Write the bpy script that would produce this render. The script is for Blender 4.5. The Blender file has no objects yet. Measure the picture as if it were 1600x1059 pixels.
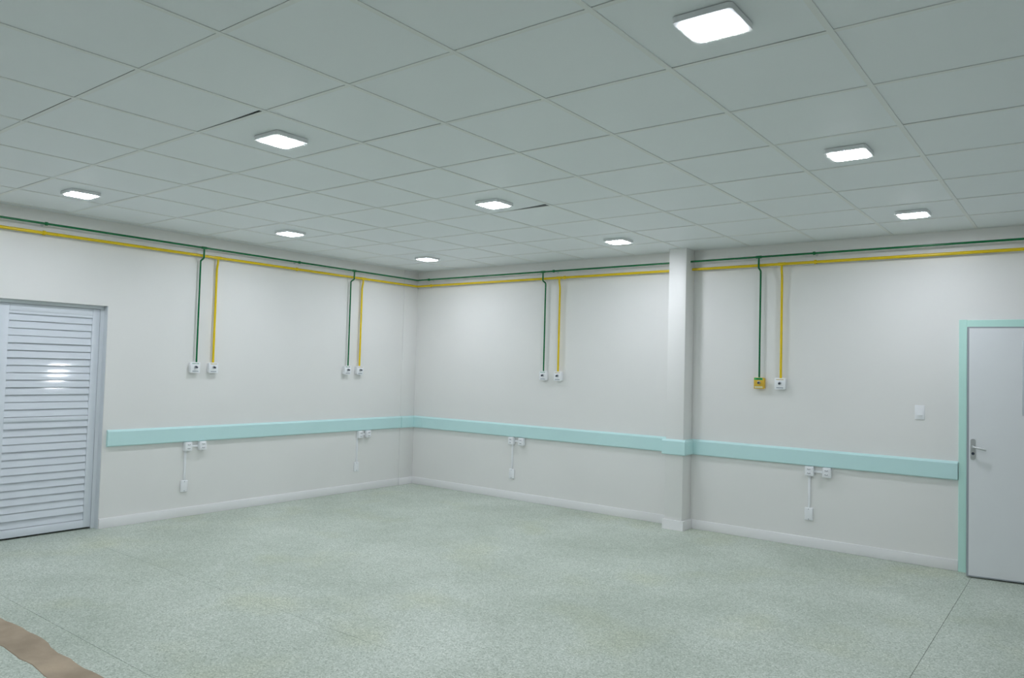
import bpy, bmesh, math, random
from mathutils import Matrix, Vector
random.seed(7)
scene = bpy.context.scene
col = scene.collection

# ------------------------------------------------------------------ camera, world, exposure
H = 2.791                                  # ceiling height
F_PX = 1176.39                             # focal length in pixels of a 1600 px wide frame
CAM = Vector((7.1123, -7.1478, 1.5557))
cR = Vector((0.79276087, 0.60893896, 0.02689869))
cU = Vector((0.00183819, -0.04651825, 0.99891575))
cF = Vector((-0.60953, 0.79185188, 0.03799719))
cd = bpy.data.cameras.new('camera')
cd.sensor_width = 36.0; cd.sensor_fit = 'HORIZONTAL'
cd.lens = F_PX * 36.0 / 1600.0
cd.clip_start = 0.02
cam = bpy.data.objects.new('camera', cd)
m = Matrix((( cR.x, cU.x, -cF.x, CAM.x), (cR.y, cU.y, -cF.y, CAM.y), (cR.z, cU.z, -cF.z, CAM.z), (0, 0, 0, 1)))
cam.matrix_world = m
col.objects.link(cam)
scene.camera = cam

world = bpy.data.worlds.new('world'); scene.world = world
world.use_nodes = True
world.node_tree.nodes['Background'].inputs[0].default_value = (0.8, 0.88, 0.92, 1)
world.node_tree.nodes['Background'].inputs[1].default_value = 0.0
vs = scene.view_settings
vs.view_transform = 'Standard'; vs.look = 'None'; vs.gamma = 1.0; vs.use_curve_mapping = False
vs.exposure = 0.0
LAMP_STRENGTH = 104.0
LAMP_COLOR = (0.95, 0.98, 1.06)

# ------------------------------------------------------------------ helpers
def lin(c):
    return tuple((v / 12.92 if v <= 0.04045 else ((v + 0.055) / 1.055) ** 2.4) for v in (x / 255.0 for x in c)) + (1.0,)

def mat(name, rgb, rough=0.5, metal=0.0, vary=0.0, vscale=3.0, bump=0.0, bscale=60.0, spec=0.5, emit=None, coat=0.0):
    """procedural material: colour broken up by noise, fine relief by a bump"""
    M = bpy.data.materials.new(name); M.use_nodes = True
    nt = M.node_tree; b = nt.nodes['Principled BSDF']
    base = lin(rgb)
    b.inputs['Base Color'].default_value = base
    b.inputs['Roughness'].default_value = rough
    b.inputs['Metallic'].default_value = metal
    b.inputs['Specular IOR Level'].default_value = spec
    b.inputs['Coat Weight'].default_value = coat
    tc = nt.nodes.new('ShaderNodeTexCoord')
    if vary > 0:
        n = nt.nodes.new('ShaderNodeTexNoise'); n.inputs['Scale'].default_value = vscale; n.inputs['Detail'].default_value = 5
        nt.links.new(tc.outputs['Object'], n.inputs['Vector'])
        r = nt.nodes.new('ShaderNodeValToRGB')
        r.color_ramp.elements[0].position = 0.3; r.color_ramp.elements[1].position = 0.7
        r.color_ramp.elements[0].color = tuple(v * (1 - vary) for v in base[:3]) + (1,)
        r.color_ramp.elements[1].color = tuple(min(1, v * (1 + vary)) for v in base[:3]) + (1,)
        nt.links.new(n.outputs['Fac'], r.inputs['Fac']); nt.links.new(r.outputs['Color'], b.inputs['Base Color'])
    if bump > 0:
        n2 = nt.nodes.new('ShaderNodeTexNoise'); n2.inputs['Scale'].default_value = bscale; n2.inputs['Detail'].default_value = 3
        nt.links.new(tc.outputs['Object'], n2.inputs['Vector'])
        bp = nt.nodes.new('ShaderNodeBump'); bp.inputs['Strength'].default_value = bump; bp.inputs['Distance'].default_value = 0.004
        nt.links.new(n2.outputs['Fac'], bp.inputs['Height']); nt.links.new(bp.outputs['Normal'], b.inputs['Normal'])
    if emit:
        b.inputs['Emission Color'].default_value = emit[0] + (1,)
        b.inputs['Emission Strength'].default_value = emit[1]
    return M

def terrazzo(name):
    """pale green terrazzo: fine chips of several tones, worn cloudy patches and a few ochre stains"""
    M = bpy.data.materials.new(name); M.use_nodes = True
    nt = M.node_tree; b = nt.nodes['Principled BSDF']; L = nt.links.new
    tc = nt.nodes.new('ShaderNodeTexCoord')
    v = nt.nodes.new('ShaderNodeTexVoronoi'); v.inputs['Scale'].default_value = 140
    L(tc.outputs['Object'], v.inputs['Vector'])
    sep = nt.nodes.new('ShaderNodeSeparateColor'); L(v.outputs['Color'], sep.inputs['Color'])
    r = nt.nodes.new('ShaderNodeValToRGB'); e = r.color_ramp.elements
    e[0].position = 0.0; e[0].color = lin(FLOOR_DARK)
    e[1].position = 1.0; e[1].color = lin(FLOOR_LIGHT)
    k = e.new(0.35); k.color = lin(FLOOR_MID)
    k = e.new(0.75); k.color = lin(FLOOR_MID2)
    L(sep.outputs['Red'], r.inputs['Fac'])
    n = nt.nodes.new('ShaderNodeTexNoise'); n.inputs['Scale'].default_value = 0.9; n.inputs['Detail'].default_value = 7; n.inputs['Roughness'].default_value = 0.62
    L(tc.outputs['Object'], n.inputs['Vector'])
    r2 = nt.nodes.new('ShaderNodeValToRGB'); e2 = r2.color_ramp.elements
    e2[0].position = 0.32; e2[0].color = (0.80, 0.83, 0.80, 1); e2[1].position = 0.68; e2[1].color = (1.1, 1.1, 1.12, 1)
    L(n.outputs['Fac'], r2.inputs['Fac'])
    mx = nt.nodes.new('ShaderNodeMix'); mx.data_type = 'RGBA'; mx.blend_type = 'MULTIPLY'; mx.inputs['Factor'].default_value = 1.0
    L(r.outputs['Color'], mx.inputs['A']); L(r2.outputs['Color'], mx.inputs['B'])
    # ochre stains with a shape of their own
    mp = nt.nodes.new('ShaderNodeMapping'); mp.inputs['Location'].default_value = (3.7, 1.3, 0); L(tc.outputs['Object'], mp.inputs['Vector'])
    n3 = nt.nodes.new('ShaderNodeTexNoise'); n3.inputs['Scale'].default_value = 1.3; n3.inputs['Detail'].default_value = 6
    L(mp.outputs['Vector'], n3.inputs['Vector'])
    r3 = nt.nodes.new('ShaderNodeValToRGB'); e3 = r3.color_ramp.elements
    e3[0].position = 0.54; e3[0].color = (0, 0, 0, 1); e3[1].position = 0.78; e3[1].color = (0.5, 0.5, 0.5, 1)
    L(n3.outputs['Fac'], r3.inputs['Fac'])
    mx2 = nt.nodes.new('ShaderNodeMix'); mx2.data_type = 'RGBA'; mx2.blend_type = 'MULTIPLY'
    L(r3.outputs['Color'], mx2.inputs['Factor']); L(mx.outputs['Result'], mx2.inputs['A']); mx2.inputs['B'].default_value = (0.93, 0.90, 0.66, 1)
    L(mx2.outputs['Result'], b.inputs['Base Color'])
    rr = nt.nodes.new('ShaderNodeMapRange'); rr.inputs['To Min'].default_value = 0.36; rr.inputs['To Max'].default_value = 0.55
    L(n.outputs['Fac'], rr.inputs['Value']); L(rr.outputs['Result'], b.inputs['Roughness'])
    b.inputs['Specular IOR Level'].default_value = 0.4
    return M

FLOOR_DARK = (160, 171, 157); FLOOR_MID = (190, 200, 187); FLOOR_MID2 = (201, 209, 198); FLOOR_LIGHT = (222, 227, 218)
M = {}
M['wall'] = mat('wall_paint', (239, 239, 237), 0.42, vary=0.012, vscale=1.5, bump=0.05, bscale=90, spec=0.35)
M['ceiling'] = mat('ceiling_tile_white', (243, 248, 251), 0.5, vary=0.012, vscale=2.0, bump=0.03, bscale=140, spec=0.6)
M['bar'] = mat('grid_bar_white', (240, 243, 242), 0.5, vary=0.01, spec=0.4)
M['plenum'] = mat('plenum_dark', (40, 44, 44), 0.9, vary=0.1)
M['floor'] = terrazzo('terrazzo_green')
M['joint'] = mat('floor_joint_dark', (96, 112, 106), 0.8, vary=0.1)
M['mortar'] = mat('mortar_tan', (172, 156, 136), 0.85, vary=0.24, vscale=3.2, bump=0.3, bscale=35, spec=0.2)
M['base'] = mat('baseboard_white', (246, 246, 247), 0.45, vary=0.01)
M['mint'] = mat('mint_paint', (204, 240, 240), 0.42, vary=0.012, vscale=4, spec=0.4)
M['mint_frame'] = mat('mint_frame_paint', (204, 246, 236), 0.42, vary=0.012, vscale=4, spec=0.4)
M['green'] = mat('green_pipe_paint', (0, 112, 62), 0.25, vary=0.06, vscale=8, spec=0.5)
M['yellow'] = mat('yellow_pipe_paint', (238, 206, 20), 0.25, vary=0.04, vscale=8, spec=0.5)
M['alu'] = mat('white_aluminium', (230, 236, 244), 0.08, vary=0.01, vscale=5, spec=0.5)
M['alu_frame'] = mat('door_frame_aluminium', (230, 236, 241), 0.4, vary=0.015)
M['alu_stile'] = mat('white_aluminium_profile', (230, 236, 244), 0.32, vary=0.01, vscale=5)
M['leaf'] = mat('door_leaf_white', (240, 243, 246), 0.38, vary=0.015, vscale=2.5, spec=0.4)
M['edge'] = mat('door_edge_band', (165, 172, 180), 0.4, vary=0.02)
M['panel'] = mat('vision_panel_grey', (205, 210, 215), 0.3, vary=0.03)
M['steel'] = mat('brushed_steel', (212, 214, 216), 0.42, metal=1.0, vary=0.04, vscale=30)
M['plastic'] = mat('white_plastic', (247, 249, 252), 0.35, vary=0.008, spec=0.5)
M['yplastic'] = mat('ochre_plastic', (226, 186, 60), 0.4, vary=0.03, vscale=30)
M['glabel'] = mat('green_label', (52, 178, 96), 0.5, vary=0.05, vscale=60)
M['wlabel'] = mat('white_label', (222, 228, 196), 0.5, vary=0.02)
M['dark'] = mat('dark_slot', (58, 66, 82), 0.5, vary=0.05)
M['print'] = mat('grey_print', (138, 148, 160), 0.6, vary=0.05)
M['gprint'] = mat('green_print', (128, 168, 148), 0.6, vary=0.05)
M['yprint'] = mat('yellow_print', (214, 200, 150), 0.6, vary=0.05)
M['lamp_body'] = mat('lamp_body_white', (243, 246, 247), 0.5, vary=0.01)
M['diffuser'] = mat('lamp_diffuser', (250, 250, 250), 0.5, emit=(LAMP_COLOR, LAMP_STRENGTH))

def add_box(bm, lo, hi, bevel=0.0, seg=2):
    lo = Vector(lo); hi = Vector(hi)
    r = bmesh.ops.create_cube(bm, size=1.0)
    vsn = r['verts']
    bmesh.ops.scale(bm, vec=(hi - lo), verts=vsn)
    bmesh.ops.translate(bm, vec=(lo + hi) / 2, verts=vsn)
    if bevel > 0:
        es = list({e for v in vsn for e in v.link_edges})
        bmesh.ops.bevel(bm, geom=es, offset=bevel, segments=seg, profile=0.5, affect='EDGES')

def add_tube(bm, pts, r, n=14, caps=True):
    """tube swept along a polyline with mitred bends"""
    pts = [Vector(p) for p in pts]; rings = []
    up0 = None
    for i, p in enumerate(pts):
        a = (p - pts[i - 1]).normalized() if i > 0 else None
        b = (pts[i + 1] - p).normalized() if i < len(pts) - 1 else None
        t = (a + b).normalized() if a and b else (a or b)
        s = 1.0 / max(0.3, t.dot(a)) if a and b else 1.0
        if up0 is None:
            up0 = Vector((0, 0, 1)) if abs(t.z) < 0.9 else Vector((1, 0, 0))
        x = (up0 - t * up0.dot(t)).normalized(); y = t.cross(x); up0 = x
        d = (b - a) if a and b else Vector((0, 0, 0))
        d = d.normalized() if d.length > 1e-6 else None
        ring = []
        for k in range(n):
            an = 2 * math.pi * k / n
            o = x * math.cos(an) * r + y * math.sin(an) * r
            if d: o += d * o.dot(d) * (s - 1)
            ring.append(bm.verts.new(p + o))
        rings.append(ring)
    for i in range(len(rings) - 1):
        for k in range(n):
            bm.faces.new((rings[i][k], rings[i][(k + 1) % n], rings[i + 1][(k + 1) % n], rings[i + 1][k]))
    if caps:
        bm.faces.new(rings[0][::-1]); bm.faces.new(rings[-1])

def add_prism(bm, outline, axis, lo, hi):
    """extrude a closed 2-D outline along an axis (0, 1 or 2) from lo to hi"""
    def P(u, v, w):
        return {0: (w, u, v), 1: (u, w, v), 2: (u, v, w)}[axis]
    A = [bm.verts.new(P(u, v, lo)) for u, v in outline]; B = [bm.verts.new(P(u, v, hi)) for u, v in outline]
    n = len(outline)
    for i in range(n):
        bm.faces.new((A[i], A[(i + 1) % n], B[(i + 1) % n], B[i]))
    bm.faces.new(A[::-1]); bm.faces.new(B)

def rrect(w, h, r, n=6, cx=0, cy=0):
    o = []
    for sx, sy, a0 in ((1, 1, 0), (-1, 1, 90), (-1, -1, 180), (1, -1, 270)):
        for k in range(n + 1):
            a = math.radians(a0 + 90 * k / n)
            o.append((cx + sx * (w / 2 - r) + r * math.cos(a), cy + sy * (h / 2 - r) + r * math.sin(a)))
    return o

def obj(name, bm, material, parent=None, smooth=False):
    bmesh.ops.recalc_face_normals(bm, faces=bm.faces)
    me = bpy.data.meshes.new(name); bm.to_mesh(me); bm.free()
    me.materials.append(M[material])
    if smooth:
        me.polygons.foreach_set('use_smooth', [True] * len(me.polygons))
        try: me.set_sharp_from_angle(angle=math.radians(40))
        except Exception: pass
    o = bpy.data.objects.new(name, me); col.objects.link(o)
    if parent: o.parent = parent
    return o

def box(name, lo, hi, material, parent=None, bevel=0.0, seg=2):
    bm = bmesh.new(); add_box(bm, lo, hi, bevel, seg)
    return obj(name, bm, material, parent, smooth=bevel > 0)

def tag(o, label=None, cat=None, group=None, kind=None):
    if label: o['label'] = label
    if cat: o['category'] = cat
    if group: o['group'] = group
    if kind: o['kind'] = kind
    return o

def empty(name, loc=(0, 0, 0), rz=0.0):
    o = bpy.data.objects.new(name, None); o.empty_display_size = 0.1
    o.location = loc; o.rotation_euler = (0, 0, rz); col.objects.link(o)
    return o

# ------------------------------------------------------------------ the room shell
XR, YR = 9.2, -9.6                # unseen right and rear walls
TOP = H + 0.25
DL = (-4.875, -3.962, 2.017)      # left doorway: y0, y1, height
DR = (6.31, 7.20, 1.985)          # right doorway inside the frame: x0, x1, height

bm = bmesh.new()                  # wall with the louvred door
add_box(bm, (-0.15, YR, 0), (0, DL[0], TOP)); add_box(bm, (-0.15, DL[1], 0), (0, 0.15, TOP)); add_box(bm, (-0.15, DL[0], DL[2]), (0, DL[1], TOP))
tag(obj('wall_left', bm, 'wall'), 'cream painted wall with the white louvred door', kind='structure')
bm = bmesh.new()                  # wall with the column and the flush door
add_box(bm, (0, 0, 0), (DR[0], 0.15, TOP)); add_box(bm, (DR[1], 0, 0), (XR, 0.15, TOP)); add_box(bm, (DR[0], 0, DR[2]), (DR[1], 0.15, TOP))
wb = tag(obj('wall_back', bm, 'wall'), 'cream painted wall with the square column and the mint framed door', kind='structure')
tag(box('wall_right', (XR, YR, 0), (XR + 0.15, 0.15, TOP), 'wall'), kind='structure')
tag(box('wall_front', (-0.15, YR - 0.15, 0), (XR + 0.15, YR, TOP), 'wall'), kind='structure')
CX0, CX1, CY = 3.739, 3.925, -0.197
tag(box('wall_column', (CX0, CY, 0), (CX1, 0, TOP), 'wall', bevel=0.004), 'square cream column standing out from the wall', kind='structure')
tag(box('wall_pilaster', (0, -0.247, 0), (0.008, 0, TOP), 'wall', bevel=0.002), 'shallow cream pilaster in the room corner', kind='structure')

# unseen slabs that close off the openings behind the two doors
box('door_backing', (-0.19, DL[0] - 0.05, 0), (-0.15, DL[1] + 0.05, TOP), 'plenum')['kind'] = 'structure'
bm = bmesh.new()
add_box(bm, (DR[0] - 0.05, 0.15, 0), (DR[1] + 0.05, 0.19, TOP))
obj('door_backing', bm, 'wall')['kind'] = 'structure'

# floor: terrazzo panels with thin recessed joints, mortar strip where a wall once stood
fl = box('floor', (-0.2, YR - 0.2, -0.12), (XR + 0.2, 0.2, -0.006), 'joint'); tag(fl, 'pale green terrazzo floor', kind='structure')
g = 0.0012
xs = [-0.15, 6.362, XR]; ys = [YR, -6.25, -5.231, -4.222, 0.15]
for i in range(len(xs) - 1):
    for j in range(len(ys) - 1):
        bm = bmesh.new()
        add_box(bm, (xs[i] + g, ys[j] + g, -0.0065), (xs[i + 1] - g, ys[j + 1] - g, 0))
        obj('floor_panel', bm, 'floor', fl)
bm = bmesh.new()
N = 150; up = []; dn = []
ra = random.Random(3)
def wob(x, s): return 0.010 * math.sin(3.1 * x + s) + 0.008 * math.sin(7.7 * x + 2.1 * s) + 0.006 * math.sin(17 * x + s * 3) + ra.uniform(-0.004, 0.004)
for k in range(N + 1):
    x = 0.02 + (XR - 0.04) * k / N
    up.append((x, -5.388 + wob(x, 0.6))); dn.append((x, -5.545 + wob(x, 2.7)))
tv = [bm.verts.new((x, y, 0.0025)) for x, y in up]; bv = [bm.verts.new((x, y, 0.0025)) for x, y in dn]
tl = [bm.verts.new((x, y + 0.004, -0.001)) for x, y in up]; bl = [bm.verts.new((x, y - 0.004, -0.001)) for x, y in dn]
for k in range(N):
    bm.faces.new((bv[k], bv[k + 1], tv[k + 1], tv[k])); bm.faces.new((tv[k], tv[k + 1], tl[k + 1], tl[k])); bm.faces.new((bl[k], bl[k + 1], bv[k + 1], bv[k]))
tag(obj('mortar_strip', bm, 'mortar', fl), 'tan mortar strip with ragged edges')

# ceiling: lay-in tiles on a grid of flat bars, dark plenum above
ce = box('ceiling', (-0.2, YR - 0.2, TOP), (XR + 0.2, 0.2, TOP + 0.12), 'plenum'); tag(ce, 'white lay-in tile ceiling', kind='structure')
GX0, GY0, PT = 5.125, -4.988, 0.625
BW = 0.012
gx = [GX0 + PT * a for a in range(-8, 7)]; gx = [x for x in gx if 0.02 < x < XR - 0.02]
gy = [GY0 + PT * b for b in range(-8, 8)]; gy = [y for y in gy if YR + 0.02 < y < -0.02]
def tile_mesh(w, d, gap_far, chip=0.0):
    """lay-in tile; chip cuts a wedge off the far edge of a badly seated one"""
    bm = bmesh.new()
    x0, x1, y0, y1 = -w / 2 + 0.006, w / 2 - 0.006, -d / 2 + 0.006, d / 2 - BW - gap_far
    o = [(x0, y0), (x1, y0), (x1, y1)] + ([(x0, y1)] if not chip else [])
    if chip: o = [(x0, y0), (x1, y0), (x1, y1 - chip * 0.9), (x1 - 0.03, y1 - chip), (x0 + 0.42 * w, y1 - 0.002), (x0, y1)]
    add_prism(bm, o, 2, 0.0012, 0.016)
    bmesh.ops.recalc_face_normals(bm, faces=bm.faces)
    me = bpy.data.meshes.new('ceiling_tile'); bm.to_mesh(me); bm.free(); me.materials.append(M['ceiling'])
    return me
cache = {}
ex = [-0.006] + gx + [XR + 0.006]; ey = [YR - 0.006] + gy + [0.004]
lamp_cells = {(a, b) for a in (1, -3, -7) for b in (0, 3, 6)}
CHIP = {(-3, 3): 0.050, (-3, -1): 0.013}                 # tiles that leave a black gap
for i in range(len(ex) - 1):
    for j in range(len(ey) - 1):
        cx = (ex[i] + ex[i + 1]) / 2; cy = (ey[j] + ey[j + 1]) / 2
        a = math.floor((cx - GX0) / PT); b = math.floor((cy - GY0) / PT)
        gap = random.choice((0.0005, 0.0012, 0.002, 0.0028))
        w = round(ex[i + 1] - ex[i], 4); d = round(ey[j + 1] - ey[j], 4)
        chip = CHIP.get((a, b), 0.0)
        key = (w, d, gap, chip)
        if key not in cache: cache[key] = tile_mesh(w, d, gap, chip)
        o = bpy.data.objects.new('ceiling_tile', cache[key]); col.objects.link(o)
        o.location = (cx, cy, H); o.parent = ce
for x in gx:
    box('grid_bar', (x - BW, YR, H - 0.0022), (x + BW, 0, H + 0.0008), 'bar', ce)
for y in gy:
    box('grid_bar', (0, y - BW, H - 0.0010), (XR, y + BW, H + 0.0010), 'bar', ce)
# perimeter angle
box('grid_angle', (0, YR, H - 0.002), (0.02, 0, H), 'bar', ce); box('grid_angle', (0, -0.02, H - 0.002), (XR, 0, H), 'bar', ce)

# baseboards
BH, BT = 0.09, 0.012
def board(name, lo, hi, label):
    return tag(box(name, lo, hi, 'base', bevel=0.003), label, kind='structure')
board('baseboard_left', (0, DL[1], 0), (BT, -0.247, BH), 'white baseboard along the wall with the louvred door')
board('baseboard_pilaster', (0.008, -0.247, 0), (0.020, -BT, BH), 'white baseboard on the corner pilaster')
board('baseboard_back', (0, -BT, 0), (CX0, 0, BH), 'white baseboard between the corner and the column')
bm = bmesh.new()
t = 0.018
add_prism(bm, [(CX0 - t, 0), (CX0 - t, CY - t), (CX1 + t, CY - t), (CX1 + t, 0), (CX1, 0), (CX1, CY), (CX0, CY), (CX0, 0)], 2, 0, BH + 0.004)
tag(obj('baseboard_column', bm, 'base'), 'white plinth round the column foot', kind='structure')
board('baseboard_right', (CX1 + t, -BT, 0), (6.252, 0, BH), 'white baseboard between the column and the mint door frame')
board('baseboard_front', (DR[1] + 0.07, -BT, 0), (XR, 0, BH), 'white baseboard beyond the mint door')

# mint bumper rails
R0, R1, RT = 0.737, 0.888, 0.030
def rail_outline(sgn):            # flat front, chamfered top and bottom edges
    s = sgn
    return [(0, R0), (s * (RT - 0.008), R0), (s * RT, R0 + 0.008), (s * RT, R1 - 0.018), (s * (RT - 0.016), R1), (0, R1)]
def rail_x(lo, hi, y, parent):    # along the back wall
    bm = bmesh.new(); add_prism(bm, [(y + u, z) for u, z in rail_outline(-1)], 0, lo, hi)
    return obj('rail_segment', bm, 'mint', parent)
def rail_y(lo, hi, x, parent):
    bm = bmesh.new(); add_prism(bm, [(x + u, z) for u, z in rail_outline(1)], 1, lo, hi)
    return obj('rail_segment', bm, 'mint', parent)
t1 = tag(empty('trim_1', (0, 0, 0)), 'mint green bumper rail on the wall with the louvred door', kind='structure')
rail_y(-3.925, -0.249, 0, t1); rail_y(-0.247, -0.001, 0.008, t1)
t2 = tag(empty('trim_2', (0, 0, 0)), 'mint green bumper rail between the room corner and the column', kind='structure')
rail_x(0.0385, 0.19, 0, t2); rail_x(0.192, CX0 - RT, 0, t2)
t3 = tag(empty('trim_3', (0, 0, 0)), 'mint green bumper rail wrapped round the column', kind='structure')
rail_x(CX0 - RT, CX1 + RT, CY, t3)
bm = bmesh.new(); add_prism(bm, [(CX1 + u, z) for u, z in rail_outline(1)], 1, CY, -RT); obj('rail_segment', bm, 'mint', t3)
bm = bmesh.new(); add_prism(bm, [(CX0 + u, z) for u, z in rail_outline(-1)], 1, CY, -0.001); obj('rail_segment', bm, 'mint', t3)
t4 = tag(empty('trim_4', (0, 0, 0)), 'mint green bumper rail between the column and the mint door frame', kind='structure')
rail_x(CX1, 6.25, 0, t4)

# ------------------------------------------------------------------ louvred door in the left wall
d1 = tag(empty('door_1', (0, 0, 0)), 'white aluminium louvred door in a recessed opening', kind='structure')
FX = -0.07                        # frame plane
for nm, lo, hi in (('frame_jamb', (FX - 0.06, DL[1] - 0.034, 0), (FX, DL[1] - 0.001, DL[2] - 0.03)), ('frame_jamb', (FX - 0.06, DL[0] + 0.001, 0), (FX, DL[0] + 0.034, DL[2] - 0.03)), ('frame_head', (FX - 0.06, DL[0] + 0.001, DL[2] - 0.0295), (FX, DL[1] - 0.001, DL[2] - 0.001)),
                   ('frame_liner', (FX + 0.0005, DL[1] - 0.004, 0), (-0.003, DL[1] - 0.001, DL[2] - 0.001)), ('frame_liner', (FX + 0.0005, DL[0] + 0.001, 0), (-0.003, DL[0] + 0.004, DL[2] - 0.001))):
    box(nm, lo, hi, 'alu_frame', d1)
LY0, LY1, LZ0, LZ1 = DL[0] + 0.036, DL[1] - 0.036, 0.016, DL[2] - 0.032
lx0, lx1 = FX - 0.035, FX - 0.004
ST = 0.062                        # stile width
box('stile', (lx0, LY1 - ST, LZ0), (lx1, LY1, LZ1), 'alu_stile', d1, bevel=0.003)
box('stile', (lx0, LY0, LZ0), (lx1, LY0 + ST + 0.05, LZ1), 'alu_stile', d1, bevel=0.003)
sy0, sy1 = LY0 + ST + 0.05, LY1 - ST
MZ0, MZ1 = 0.985, 1.022           # middle rail
TZ, BZ = 1.925, 0.085             # top of the upper field, bottom of the lower one
box('rail', (lx0, sy0, TZ), (lx1, sy1, LZ1), 'alu_stile', d1, bevel=0.003)
box('rail', (lx0, sy0, LZ0), (lx1, sy1, BZ), 'alu_stile', d1, bevel=0.003)
box('rail', (lx0, sy0, MZ0), (lx1 + 0.002, sy1, MZ1), 'alu_stile', d1, bevel=0.003)
box('bead', (lx0 + 0.004, sy0, TZ - 0.022), (lx1 - 0.004, sy1, TZ), 'alu_stile', d1)
box('back_panel', (lx1 - 0.026, LY0 + 0.01, LZ0 + 0.01), (lx1 - 0.0215, LY1 - 0.01, LZ1 - 0.01), 'alu_frame', d1)
def slat_mesh(pitch):
    bm = bmesh.new()
    # slightly bowed blade, its lower edge standing out over a shadow gap
    pts_f = []; n = 5; hh = pitch - 0.0050
    for k in range(n + 1):
        u = k / n; pts_f.append((-0.005 - 0.193 * hh * u + 0.00028 * math.sin(math.pi * u), hh * u))
    outline = pts_f + [(x - 0.003, z) for x, z in reversed(pts_f)]
    add_prism(bm, outline, 1, sy0, sy1)
    bmesh.ops.recalc_face_normals(bm, faces=bm.faces)
    me = bpy.data.meshes.new('slat'); bm.to_mesh(me); bm.free(); me.materials.append(M['alu'])
    return me
for z0, z1, n in ((MZ1, TZ - 0.022, 14), (BZ, MZ0, 14)):
    p = (z1 - z0) / n; me = slat_mesh(p)
    for k in range(n):
        o = bpy.data.objects.new('slat', me); col.objects.link(o); o.parent = d1
        o.location = (lx1, 0, z0 + p * k + 0.0045); o.rotation_euler.y = random.uniform(-0.006, 0.006); o.rotation_euler.z = random.uniform(-0.0008, 0.0008)
lk = box('lock', (lx1, LY0 + 0.02, 0.93), (lx1 + 0.008, LY0 + 0.075, 1.06), 'steel', d1, bevel=0.003); lk['label'] = 'small steel lock plate'
bm = bmesh.new(); add_tube(bm, [(lx1 + 0.006, LY0 + 0.045, 1.02), (lx1 + 0.04, LY0 + 0.045, 1.02), (lx1 + 0.045, LY0 + 0.01, 1.02), (lx1 + 0.045, LY0 - 0.02, 1.02)], 0.008)
obj('lever', bm, 'steel', lk, smooth=True)

# ------------------------------------------------------------------ flush door with the mint frame
d2 = tag(empty('door_2', (0, 0, 0)), 'white flush door standing slightly ajar in a mint green frame', kind='structure')
FW = 0.062
bm = bmesh.new(); add_box(bm, (DR[0] - FW + 0.006, -0.016, 0), (DR[0], 0.15, DR[2] + FW), 0.002); obj('frame_jamb', bm, 'mint_frame', d2)
bm = bmesh.new(); add_box(bm, (DR[1], -0.016, 0), (DR[1] + FW, 0.15, DR[2] + FW), 0.002); obj('frame_jamb', bm, 'mint_frame', d2)
bm = bmesh.new(); add_box(bm, (DR[0], -0.016, DR[2]), (DR[1], 0.15, DR[2] + FW - 0.004), 0.002); obj('frame_head', bm, 'mint_frame', d2)
box('door_stop', (DR[0], 0.03, 0), (DR[0] + 0.014, 0.15, DR[2]), 'mint_frame', d2)
box('strike_plate', (DR[0], -0.004, 0.95), (DR[0] + 0.0015, 0.022, 1.07), 'panel', d2)
LW, LT = 0.879, 0.036
hinge = Vector((DR[1] - 0.004, -0.016, 0)); ang = math.radians(10.2)
lf = empty('leaf', hinge, ang); lf.parent = d2           # local -x runs from the hinge to the free edge
bm = bmesh.new(); add_box(bm, (-LW + 0.004, 0, 0.012), (0, LT, DR[2] - 0.006)); body = obj('leaf', bm, 'leaf', d2)
body.location = hinge; body.rotation_euler.z = ang
bpy.data.objects.remove(lf); lf = body; lf.name = 'leaf'
def leaf_part(name, lo, hi, material, bevel=0.0):
    return box(name, lo, hi, material, lf, bevel)
leaf_part('edge_band', (-LW, -0.0005, 0.012), (-LW + 0.012, LT + 0.0005, DR[2] - 0.006), 'edge')
leaf_part('edge_band', (-LW + 0.012, -0.0005, DR[2] - 0.016), (0, LT, DR[2] - 0.0055), 'edge')
leaf_part('edge_band', (-LW + 0.012, -0.0008, 0.0115), (0, LT, 0.02), 'edge')
vp = leaf_part('vision_panel', (-0.514, -0.006, 1.29), (-0.314, 0.0005, 1.872), 'panel', 0.002); vp['label'] = 'grey panel on the door leaf'
bm = bmesh.new(); add_prism(bm, rrect(0.036, 0.165, 0.017, 6, -LW + 0.040, 1.008), 1, -0.005, 0)
hp = obj('handle_plate', bm, 'steel', lf); hp['label'] = 'rounded steel handle plate'
bm = bmesh.new(); add_tube(bm, [(-LW + 0.040, -0.004, 1.028), (-LW + 0.040, -0.038, 1.028), (-LW + 0.044, -0.046, 1.027), (-LW + 0.056, -0.050, 1.026), (-LW + 0.125, -0.050, 1.011)], 0.0085)
lv = obj('lever', bm, 'steel', hp, smooth=True)
bm = bmesh.new(); add_tube(bm, [(-LW + 0.040, -0.0045, 0.975), (-LW + 0.040, -0.009, 0.975)], 0.011)
obj('lock_cylinder', bm, 'dark', hp, smooth=True)

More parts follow.
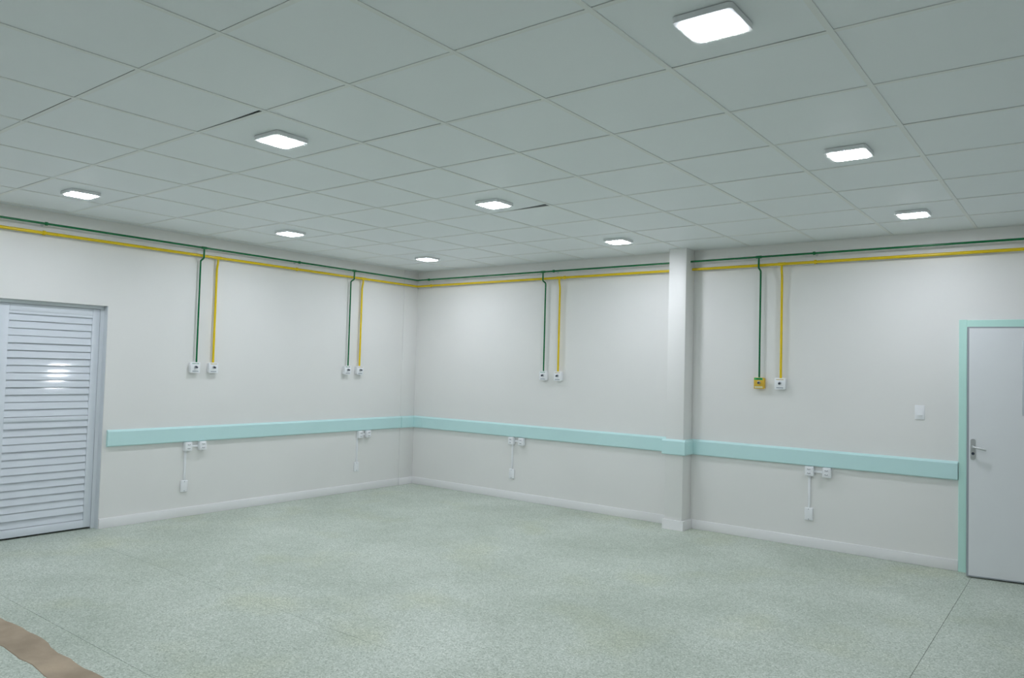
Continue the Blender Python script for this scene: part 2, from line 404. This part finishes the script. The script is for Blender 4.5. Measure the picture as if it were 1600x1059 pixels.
# ------------------------------------------------------------------ ceiling lamps
def lamp_proto():
    t = empty('ceiling_lamp', (0, 0, 0))
    bm = bmesh.new(); add_prism(bm, rrect(0.215, 0.215, 0.018), 2, -0.023, -0.001); obj('body', bm, 'lamp_body', t)
    bm = bmesh.new(); add_prism(bm, rrect(0.178, 0.178, 0.020), 2, -0.0258, -0.0225); obj('diffuser', bm, 'diffuser', t)
    return t
def copy_tree(o, parent=None):
    c = o.copy(); col.objects.link(c); c.parent = parent
    for ch in [x for x in o.children]:
        copy_tree(ch, c)
    return c
LL = {
 (1, 0): 'square white ceiling lamp, largest and nearest, near the top edge of the picture',
 (-3, 0): 'second largest square white ceiling lamp, in the upper left of the picture',
 (-7, 0): 'square white ceiling lamp above the louvred door, leftmost in the picture',
 (1, 3): 'square white ceiling lamp on the right, middle one of the row nearest the mint door',
 (-3, 3): 'square white ceiling lamp in the middle of the ceiling beside a black tile gap',
 (-7, 3): 'square white ceiling lamp above the middle of the wall with the louvred door',
 (1, 6): 'rightmost square white ceiling lamp, close to the wall near the mint framed door',
 (-3, 6): 'square white ceiling lamp just left of the column top',
 (-7, 6): 'square white ceiling lamp above the room corner, smallest and farthest',
}
proto = lamp_proto(); first = True
for (a, b), lab in LL.items():
    o = proto if first else copy_tree(proto); first = False
    o.location = (GX0 + PT * (a + 0.5), GY0 + PT * (b + 0.5), H)
    tag(o, lab, 'ceiling lamp', 'square ceiling lamps')
for a, lab in ((-7, 'added unseen square lamp for more bounce light, on the louvred door side'), (-3, 'added unseen square lamp for more bounce light, middle one of the last row'), (1, 'added unseen square lamp for more bounce light, just above the camera')):
    o = copy_tree(proto); o.location = (GX0 + PT * (a + 0.5), GY0 + PT * -2.5, H)    # unseen lamp row added on the same grid to raise the bounce light
    tag(o, lab, 'ceiling lamp', 'square ceiling lamps')

# ------------------------------------------------------------------ gas pipes
ZG, ZY = 2.668, 2.594
OG, OY = 0.092, 0.050              # distance of the pipe axes from the wall
RG, RY = 0.0095, 0.0135
PLATE_Z = 1.472
gpipe = tag(empty('gas_pipe', (0, 0, 0)), 'thin dark green gas pipe under the ceiling with four drops to wall outlets', 'pipe')
ypipe = tag(empty('gas_pipe', (0, 0, 0)), 'thicker yellow gas pipe just below the green one with four drops', 'pipe')
def tube(name, pts, r, m, parent):
    bm = bmesh.new(); add_tube(bm, pts, r); return obj(name, bm, m, parent, smooth=True)
YEND = -8.6
tube('main_run', [(OG, YEND, ZG), (OG, -OG - 0.012, ZG), (OG + 0.004, -OG - 0.004, ZG), (OG + 0.012, -OG, ZG), (8.9, -OG, ZG)], RG, 'green', gpipe)
tube('main_run', [(OY, YEND, ZY), (OY, -OY - 0.016, ZY), (OY + 0.005, -OY - 0.005, ZY), (OY + 0.016, -OY, ZY), (8.9, -OY, ZY)], RY, 'yellow', ypipe)
# drops: (wall, green position, yellow position)
DROPS = [('L', -3.105, -2.925), ('L', -1.168, -0.990), ('B', 2.107, 2.308), ('B', 4.613, 4.815)]
def wp(wall, s, off, z):           # a point at position s along a wall, off metres in front of it
    return (off, s, z) if wall == 'L' else (s, -off, z)
PT_TOP = PLATE_Z + 0.05
for wall, sg, sy in DROPS:
    tube('drop', [wp(wall, sg, OG, ZG), wp(wall, sg, OG, ZY - 0.022), wp(wall, sg, OG - 0.008, ZY - 0.032), wp(wall, sg, 0.042, ZY - 0.048), wp(wall, sg, 0.034, ZY - 0.060), wp(wall, sg, 0.034, PT_TOP)], RG - 0.001, 'green', gpipe)
    tube('drop', [wp(wall, sy, OY, ZY), wp(wall, sy, OY, ZY - 0.05), wp(wall, sy, 0.040, ZY - 0.09), wp(wall, sy, 0.034, ZY - 0.12), wp(wall, sy, 0.034, PT_TOP)], RY - 0.0025, 'yellow', ypipe)
    tube('tee', [wp(wall, sg - 0.026, OG, ZG), wp(wall, sg + 0.026, OG, ZG)], RG + 0.0035, 'green', gpipe)
    tube('tee', [wp(wall, sy - 0.034, OY, ZY), wp(wall, sy + 0.034, OY, ZY)], RY + 0.0025, 'yellow', ypipe)
def clamp(wall, s, off, z, r, m, parent):
    bm = bmesh.new()
    add_tube(bm, [wp(wall, s - 0.009, off, z), wp(wall, s + 0.009, off, z)], r + 0.006)
    obj('clamp', bm, m, parent, smooth=True)
    c = parent.children[-1]
    bm = bmesh.new(); add_tube(bm, [wp(wall, s, 0.0, z), wp(wall, s, off - r, z)], 0.004, 8); add_tube(bm, [wp(wall, s, 0.0, z), wp(wall, s, 0.004, z)], 0.014, 12)
    obj('clamp_stem', bm, 'steel', parent, smooth=True)
for wall, ss in (('L', (-4.541, -1.964)), ('B', (0.294, 2.30, 5.12))):
    for s in ss:
        clamp(wall, s - (0.045 if s == 2.30 else 0), OG, ZG, RG, 'green', gpipe)
        clamp(wall, s + (0.08 if s == 2.30 else 0), OY, ZY, RY, 'yellow', ypipe)

# ------------------------------------------------------------------ gas outlets at the ends of the drops
def gas_outlet(wall, s, label, bodym, topm, top_strip):
    t = empty('gas_outlet', wp(wall, s, 0, PLATE_Z), math.radians(90) if wall == 'L' else 0)
    # local frame: x along the wall to the viewer's right, -y out of the wall
    tag(t, label, 'gas outlet', 'gas outlets on the walls')
    box('box', (-0.046, -0.040, -0.048), (0.046, 0, 0.048), bodym, t, 0.004)
    fp = box('face_plate', (-0.050, -0.047, -0.053), (0.050, -0.040, 0.053), bodym, t, 0.003)
    if top_strip:
        st = box('label_strip', (-0.046, -0.0482, 0.030), (0.034, -0.0468, 0.050), topm, t)
        box('printed_line', (-0.026, -0.0486, 0.035), (0.028, -0.0480, 0.044), 'green', st)
        st = box('label_strip', (-0.040, -0.0482, -0.046), (0.034, -0.0468, -0.030), 'wlabel', t)
        box('printed_line', (-0.032, -0.0486, -0.041), (0.026, -0.0480, -0.036), 'yprint', st)
    else:
        box('printed_line', (-0.036, -0.0478, 0.036), (0.034, -0.0466, 0.043), topm, fp)
        box('printed_line', (-0.032, -0.0478, -0.040), (0.030, -0.0466, -0.034), 'print', fp)
    bm = bmesh.new(); add_tube(bm, [(0, -0.046, 0.006), (0, -0.056, 0.006)], 0.015); obj('socket_ring', bm, 'steel', t, smooth=True)
    bm = bmesh.new(); add_tube(bm, [(0, -0.055, 0.006), (0, -0.072, 0.004), (0.002, -0.078, 0.000)], 0.0085); obj('nozzle', bm, 'dark', t, smooth=True)
    return t
names = [('first', -3.122, -2.925), ('', -1.178, -0.985)]
gas_outlet('L', -3.118, 'white gas outlet under the green pipe nearest the louvred door', 'plastic', 'gprint', False)
gas_outlet('L', -2.922, 'white gas outlet under the yellow pipe nearest the louvred door', 'plastic', 'yprint', False)
gas_outlet('L', -1.178, 'white gas outlet under the green pipe just left of the room corner', 'plastic', 'gprint', False)
gas_outlet('L', -0.985, 'white gas outlet under the yellow pipe just left of the room corner', 'plastic', 'yprint', False)
gas_outlet('B', 2.108, 'white gas outlet under the green pipe between room corner and column', 'plastic', 'gprint', False)
gas_outlet('B', 2.311, 'white gas outlet under the yellow pipe between room corner and column', 'plastic', 'yprint', False)
gas_outlet('B', 4.616, 'ochre gas outlet with a green label strip, right of the column', 'yplastic', 'glabel', True)
gas_outlet('B', 4.812, 'white gas outlet under the yellow pipe right of the column', 'plastic', 'yprint', False)

# ------------------------------------------------------------------ power sockets below the bumper rail
def power_outlet(wall, s, dx, low, label):
    t = empty('power_outlet', wp(wall, s, 0, 0.69), math.radians(90) if wall == 'L' else 0)
    tag(t, label, 'power outlet', 'surface mounted power outlets under the bumper rail')
    for x in (0, dx):
        bx = box('socket_box', (x - 0.037, -0.050, -0.044), (x + 0.037, 0, 0.044), 'plastic', t, 0.008, 3)
        for z in (0.019, -0.017):
            sk = box('socket', (x - 0.022, -0.0525, z - 0.012), (x + 0.022, -0.0495, z + 0.012), 'plastic', bx, 0.003)
            bm = bmesh.new()
            for q in (-0.010, 0, 0.010):
                add_tube(bm, [(x + q, -0.0522, z - (0.003 if q == 0 else 0)), (x + q, -0.0532, z - (0.003 if q == 0 else 0))], 0.0036, 8)
            obj('pin_hole', bm, 'dark', sk)
    box('conduit', (0.036, -0.014, -0.012), (dx - 0.036, 0, 0.010), 'plastic', t, 0.003)
    box('conduit', (low - 0.010, -0.014, -0.335), (low + 0.011, 0, -0.042), 'plastic', t, 0.003)
    pl = box('junction_box', (low - 0.038, -0.018, -0.448), (low + 0.036, 0, -0.332), 'plastic', t, 0.008, 3)
    for z in (-0.345, -0.435):
        bm = bmesh.new(); add_tube(bm, [(low - 0.001, -0.0178, z), (low - 0.001, -0.0188, z)], 0.004, 8); obj('screw', bm, 'print', pl)
    return t
power_outlet('L', -3.153, 0.153, -0.012, 'twin white power sockets under the rail nearest the louvred door')
power_outlet('L', -0.935, 0.125, -0.028, 'twin white power sockets under the rail just left of the room corner')
power_outlet('B', 1.664, 0.150, 0.004, 'twin white power sockets under the rail between room corner and column')
power_outlet('B', 5.083, 0.152, -0.006, 'twin white power sockets under the rail right of the column')

# ------------------------------------------------------------------ light switch beside the mint door frame
sw = tag(empty('light_switch', (5.968, 0, 1.272)), 'white light switch on the wall beside the mint door frame', 'light switch')
box('plate', (-0.037, -0.008, -0.060), (0.037, 0, 0.060), 'plastic', sw, 0.003)
bm = bmesh.new(); add_prism(bm, [(-0.0075, -0.024), (-0.016, -0.024), (-0.010, 0.028), (-0.0075, 0.028)], 0, -0.016, 0.020); obj('rocker', bm, 'plastic', sw)
